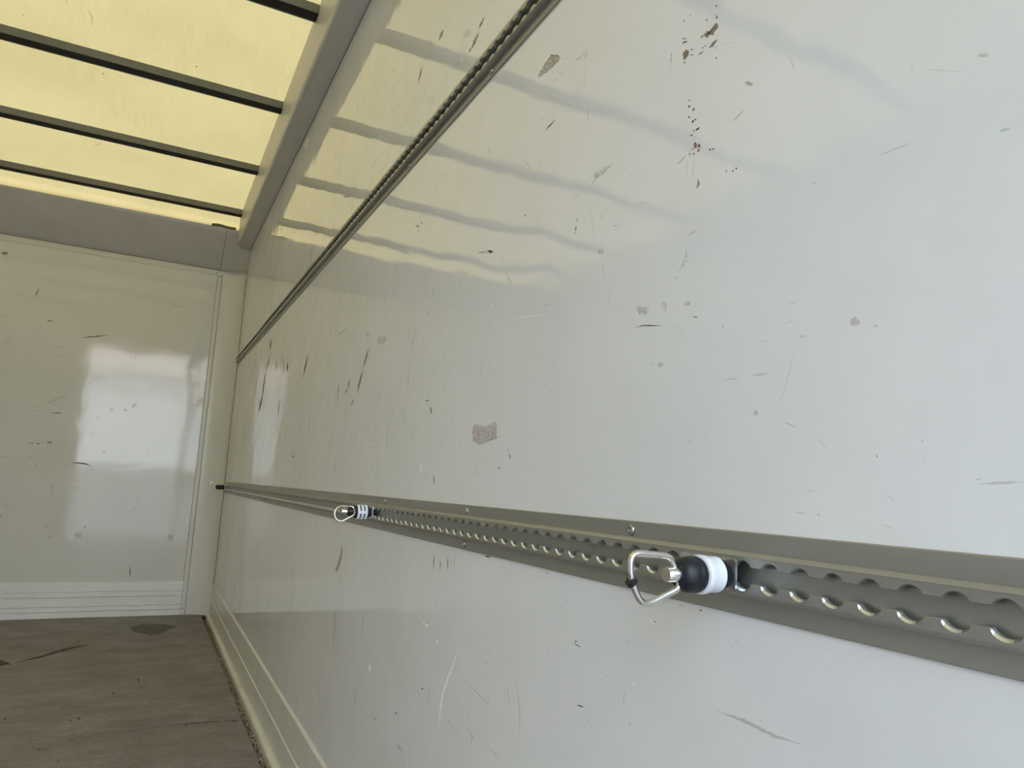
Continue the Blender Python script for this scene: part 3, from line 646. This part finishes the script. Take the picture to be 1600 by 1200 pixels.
stroke(z((655, 745), (648, 860)), 1.2, 'redgr'); stroke(z((610, 782), (625, 770)), 1.8, 'dark'); stroke(z((845, 975), (905, 1060)), 1.4, 'soft'); stroke(z((882, 990), (878, 1110)), 1.2, 'soft'); stroke(z((935, 1070), (985, 1100), (1045, 1180)), 1.3, 'soft'); stroke(z((940, 622), (995, 658)), 1.6, 'soft'); stroke(z((1115, 705), (1140, 900), (1135, 1040)), 1.6, 'faint')
stroke(z((1070, 740), (1085, 870)), 1.2, 'faint'); blob(z((1057, 792))[0], 1.6, 2.8, 'soft'); stroke(z((300, 365), (290, 510)), 1.2, 'soft'); stroke(z((505, 620), (508, 645)), 1.5, 'soft'); stroke(z((405, 1105), (385, 1165)), 1.6, 'pale'); stroke(z((135, 1100), (150, 1140)), 1.4, 'pale'); stroke(z((20, 760), (50, 860)), 1.2, 'pale'); stroke(z((395, 550), (412, 530)), 1.2, 'soft'); stroke(z((755, 945), (785, 985)), 1.6, 'soft'); stroke(z((872, 900), (858, 955)), 1.3, 'pale'); stroke(z((515, 1140), (517, 1200)), 1.2, 'soft'); blob(z((697, 520))[0], 1.4, 2.2, 'white')
z = Z(840, 930, 4)
stroke(z((685, 138), (740, 185)), 3.0, 'white'); stroke(z((720, 158), (752, 178)), 1.8, 'grain'); stroke(z((582, 545), (620, 558)), 2.0, 'white'); stroke(z((548, 600), (532, 680)), 1.9, 'soft'); stroke(z((582, 785), (572, 818)), 1.6, 'soft'); stroke(z((245, 685), (290, 700)), 2.0, 'dark'); stroke(z((225, 298), (272, 326)), 1.5, 'dark'); blob(z((240, 288))[0], 1.3, 1.3, 'dark')
stroke(z((1185, 350), (1290, 240)), 1.5, 'soft'); stroke(z((1105, 715), (1300, 790), (1480, 880), (1660, 935)), 5.5, 'pink'); dots(z((825, 695), (973, 745), (1418, 1020), (62, 90), (188, 35), (80, 710), (205, 970)), 'soft', 'r', 1.4); stroke(z((1390, 780), (1400, 798)), 2.0, 'soft'); stroke(z((75, 330), (68, 370)), 1.2, 'soft'); stroke(z((560, 300), (575, 282)), 1.2, 'soft'); stroke(z((385, 475), (480, 535)), 0.8, 'faint'); stroke(z((50, 550), (150, 470)), 0.8, 'faint')
stroke(z((1012, 92), (1030, 100)), 3.4, 'rust'); stroke(z((890, 60), (920, 72)), 1.8, 'rust'); stroke(z((295, 770), (345, 830)), 1.2, 'faint')

# front panel
z = Z(0, 350, 4)
blob(z((32, 182))[0], 4.2, 2.6, 'rust', 'f'); stroke(z((65, 700), (18, 768)), 1.8, 'soft', 'f'); stroke(z((245, 400), (215, 460)), 1.8, 'tan', 'f'); stroke(z((170, 540), (140, 590)), 1.4, 'soft', 'f'); stroke(z((290, 608), (335, 605)), 2.0, 'tan', 'f'); stroke(z((500, 712), (680, 695)), 1.8, 'tan', 'f')
stroke(z((850, 815), (848, 845)), 2.8, 'soft', 'f'); stroke(z((1035, 490), (1190, 535)), 2.0, 'haze', 'f'); stroke(z((620, 470), (665, 468)), 1.4, 'soft', 'f'); stroke(z((355, 768), (405, 770)), 1.6, 'soft', 'f'); stroke(z((340, 825), (395, 832)), 1.2, 'soft', 'f'); stroke(z((0, 570), (50, 578)), 1.2, 'soft', 'f'); stroke(z((110, 440), (135, 455)), 1.2, 'faint', 'f'); stroke(z((705, 470), (745, 470)), 1.4, 'faint', 'f'); dots(z((245, 660), (820, 828), (450, 285), (1215, 375)), 'soft', 'f', 1.4)
z = Z(0, 560, 5.333)
stroke(z((340, 400), (430, 355), (510, 325), (590, 285)), 2.0, 'soft', 'f'); stroke(z((640, 250), (740, 205), (900, 125)), 1.6, 'soft', 'f'); stroke(z((245, 398), (345, 400)), 1.2, 'soft', 'f'); stroke(z((230, 233), (292, 240)), 2.0, 'soft', 'f'); stroke(z((265, 436), (335, 440)), 1.5, 'soft', 'f'); stroke(z((425, 452), (515, 458)), 1.6, 'tan', 'f'); stroke(z((180, 432), (220, 436)), 1.2, 'faint', 'f')
blob(z((415, 702))[0], 5, 2.4, 'rust', 'f', 15); stroke(z((325, 712), (370, 688)), 1.8, 'soft', 'f'); dots(z((250, 705), (270, 705), (305, 708), (320, 712)), 'dark', 'f', 1.2); stroke(z((0, 815), (90, 828)), 1.8, 'soft', 'f'); stroke(z((150, 838), (190, 822)), 1.8, 'soft', 'f'); stroke(z((225, 832), (295, 800)), 1.3, 'faint', 'f'); stroke(z((302, 860), (296, 915)), 1.6, 'soft', 'f')
stroke(z((530, 895), (560, 880)), 1.6, 'soft', 'f'); stroke(z((590, 875), (640, 870), (720, 880), (770, 905)), 1.8, 'dark', 'f'); stroke(z((768, 905), (765, 960)), 1.2, 'soft', 'f'); stroke(z((795, 487), (845, 492)), 2.0, 'soft', 'f'); blob(z((868, 775))[0], 2.8, 2.8, 'soft', 'f'); blob(z((1045, 430))[0], 2.2, 2.0, 'soft', 'f'); blob(z((1118, 390))[0], 4, 4, 'haze', 'f'); blob(z((930, 430))[0], 3, 3, 'haze', 'f'); dots(z((1065, 385), (762, 630), (1050, 605), (1262, 262), (1200, 745), (1230, 755), (865, 708), (565, 1138), (0, 975)), 'soft', 'f', 1.6)
stroke(z((440, 1030), (432, 1170)), 3.6, 'pale', 'f'); stroke(z((610, 1078), (680, 1080)), 1.6, 'soft', 'f'); stroke(z((1000, 672), (1015, 672)), 1.4, 'soft', 'f')
z = Z(0, 650, 3.4275)
blob(z((420, 638))[0], 4.6, 4.2, 'soft', 'f'); blob(z((915, 648))[0], 4.6, 4.6, 'soft', 'f'); stroke(z((695, 800), (697, 870)), 1.3, 'dark', 'f'); stroke(z((845, 795), (858, 832)), 1.1, 'soft', 'f'); stroke(z((705, 497), (735, 500)), 1.8, 'soft', 'f'); stroke(z((720, 440), (745, 442)), 1.6, 'soft', 'f'); stroke(z((900, 445), (925, 440)), 1.6, 'soft', 'f'); stroke(z((155, 936), (200, 937)), 1.8, 'soft', 'f'); dots(z((32, 482), (255, 592), (240, 592), (267, 645), (455, 595), (5, 538)), 'dark', 'f', 1.0)
# floor stains and scratches
z = Z(0, 930, 3.81)
MK['stain'] = mark_mat('floor_stain', (0.060, 0.040, 0.026), 0.72); MK['fscratch'] = mark_mat('floor_scratch', (0.46, 0.43, 0.38), 0.55)
MK['oil'] = mark_mat('floor_oil', (0.052, 0.034, 0.028), 0.50, 0.0, 14, 0.45)
for pts in (((80, 405), (250, 365), (400, 320), (560, 290)),): stroke(z(*pts), 3.4, 'stain', 'g', 'floor_stain')
area(z((775, 188), (840, 170), (960, 172), (1055, 185), (970, 225), (900, 238), (800, 222)), 'oil', 'g', 'floor_stain')
blob(z((0, 405))[0], 16, 4, 'stain', 'g', 0, 'floor_stain')
for pts, w in ((((1020, 560), (1028, 610), (1010, 700)), 0.8), (((985, 545), (990, 590)), 0.8), (((800, 1020), (890, 880)), 1.2), (((780, 1000), (860, 890)), 0.7), (((1085, 415), (1125, 362)), 0.9), (((245, 430), (248, 600)), 0.5), (((330, 745), (350, 700)), 1.4), (((1355, 660), (1368, 720)), 0.7), (((1270, 760), (1280, 700)), 0.6), (((1310, 1000), (1320, 970)), 0.8), (((940, 820), (960, 780)), 1.0)):
    stroke(z(*pts), w, 'fscratch', 'g')
dots(z((675, 583), (825, 505), (420, 745), (470, 735), (230, 922), (345, 990), (1110, 772), (30, 740)), 'stain', 'g', 1.8); stroke(z((1370, 750), (1420, 748)), 1.8, 'stain', 'g'); blob(z((1322, 752))[0], 1.2, 1.0, 'white', 'g')
stroke(z((0, 862), (240, 845), (600, 812), (780, 795), (1000, 778)), 1.1, 'fscratch', 'g'); stroke(z((1000, 775), (1240, 755), (1420, 745)), 1.0, 'stain', 'g')
# dirt specks on the roof sheet
PLANES['c'] = (2, ZR - 0.0050, ceil, Vector((0, 0, -1)))
MK['speck'] = mark_mat('roof_speck', (0.06, 0.05, 0.03), 0.75)
dots([(307, 104), (161, 115)], 'speck', 'c', 1.5); dots([(186, 118), (36, 24), (104, 3), (245, 78), (150, 222), (398, 176), (265, 240)], 'speck', 'c', 0.8)
stroke([(135, 12), (144, 26), (143, 42)], 0.8, 'speck', 'c'); stroke([(145, 230), (160, 222)], 0.7, 'speck', 'c')
# hairline scratches too fine to tell apart, on the right wall
sb = NB(); sr = random.Random(23)
def hair(x, y, ln, ang, w):
    dx, dy = math.cos(ang), math.sin(ang); a = (x - dx * ln / 2, y - dy * ln / 2); c_ = (x + dx * ln / 2, y + dy * ln / 2); m_ = (x + dy * ln * sr.uniform(-0.06, 0.06), y - dx * ln * sr.uniform(-0.06, 0.06))
    off = Vector((-0.0001, 0, 0)); q = []
    for p, k in ((a, 0.15), (m_, 0.5), (c_, 0.15)): q.append([sb.verts.new(at(p[0] + dy * w * k * e, p[1] - dx * w * k * e, 0, XR) + off) for e in (-1, 1)])
    for A, B in zip(q, q[1:]): sb.faces.new((A[0], A[1], B[1], B[0]))
for k in range(70):                                                   # crowded below the cantrail
    u = sr.random(); x = 470 + 230 * u + sr.uniform(-20, 60); y = 330 - 300 * u + sr.uniform(-20, 70)
    if y > 8: hair(x, y, sr.uniform(6, 22), math.radians(sr.choice((-58, -62, -75, -50))) + sr.uniform(-0.2, 0.2), 0.9)
for k in range(90): hair(sr.uniform(400, 760), sr.uniform(400, 740), sr.uniform(4, 26), math.radians(sr.choice((-78, -82, 86, -70))) + sr.uniform(-0.15, 0.15), 0.8)
for k in range(60): hair(sr.uniform(440, 900), sr.uniform(960, 1190), sr.uniform(4, 24), math.radians(sr.uniform(-90, 90)), 0.8)
for k in range(40): hair(sr.uniform(760, 1150), sr.uniform(60, 700), sr.uniform(3, 14), math.radians(sr.uniform(-90, 90)), 0.8)
hs = link('hairline_scratches', sb, MK['soft'], wall_r, False, 'stuff')
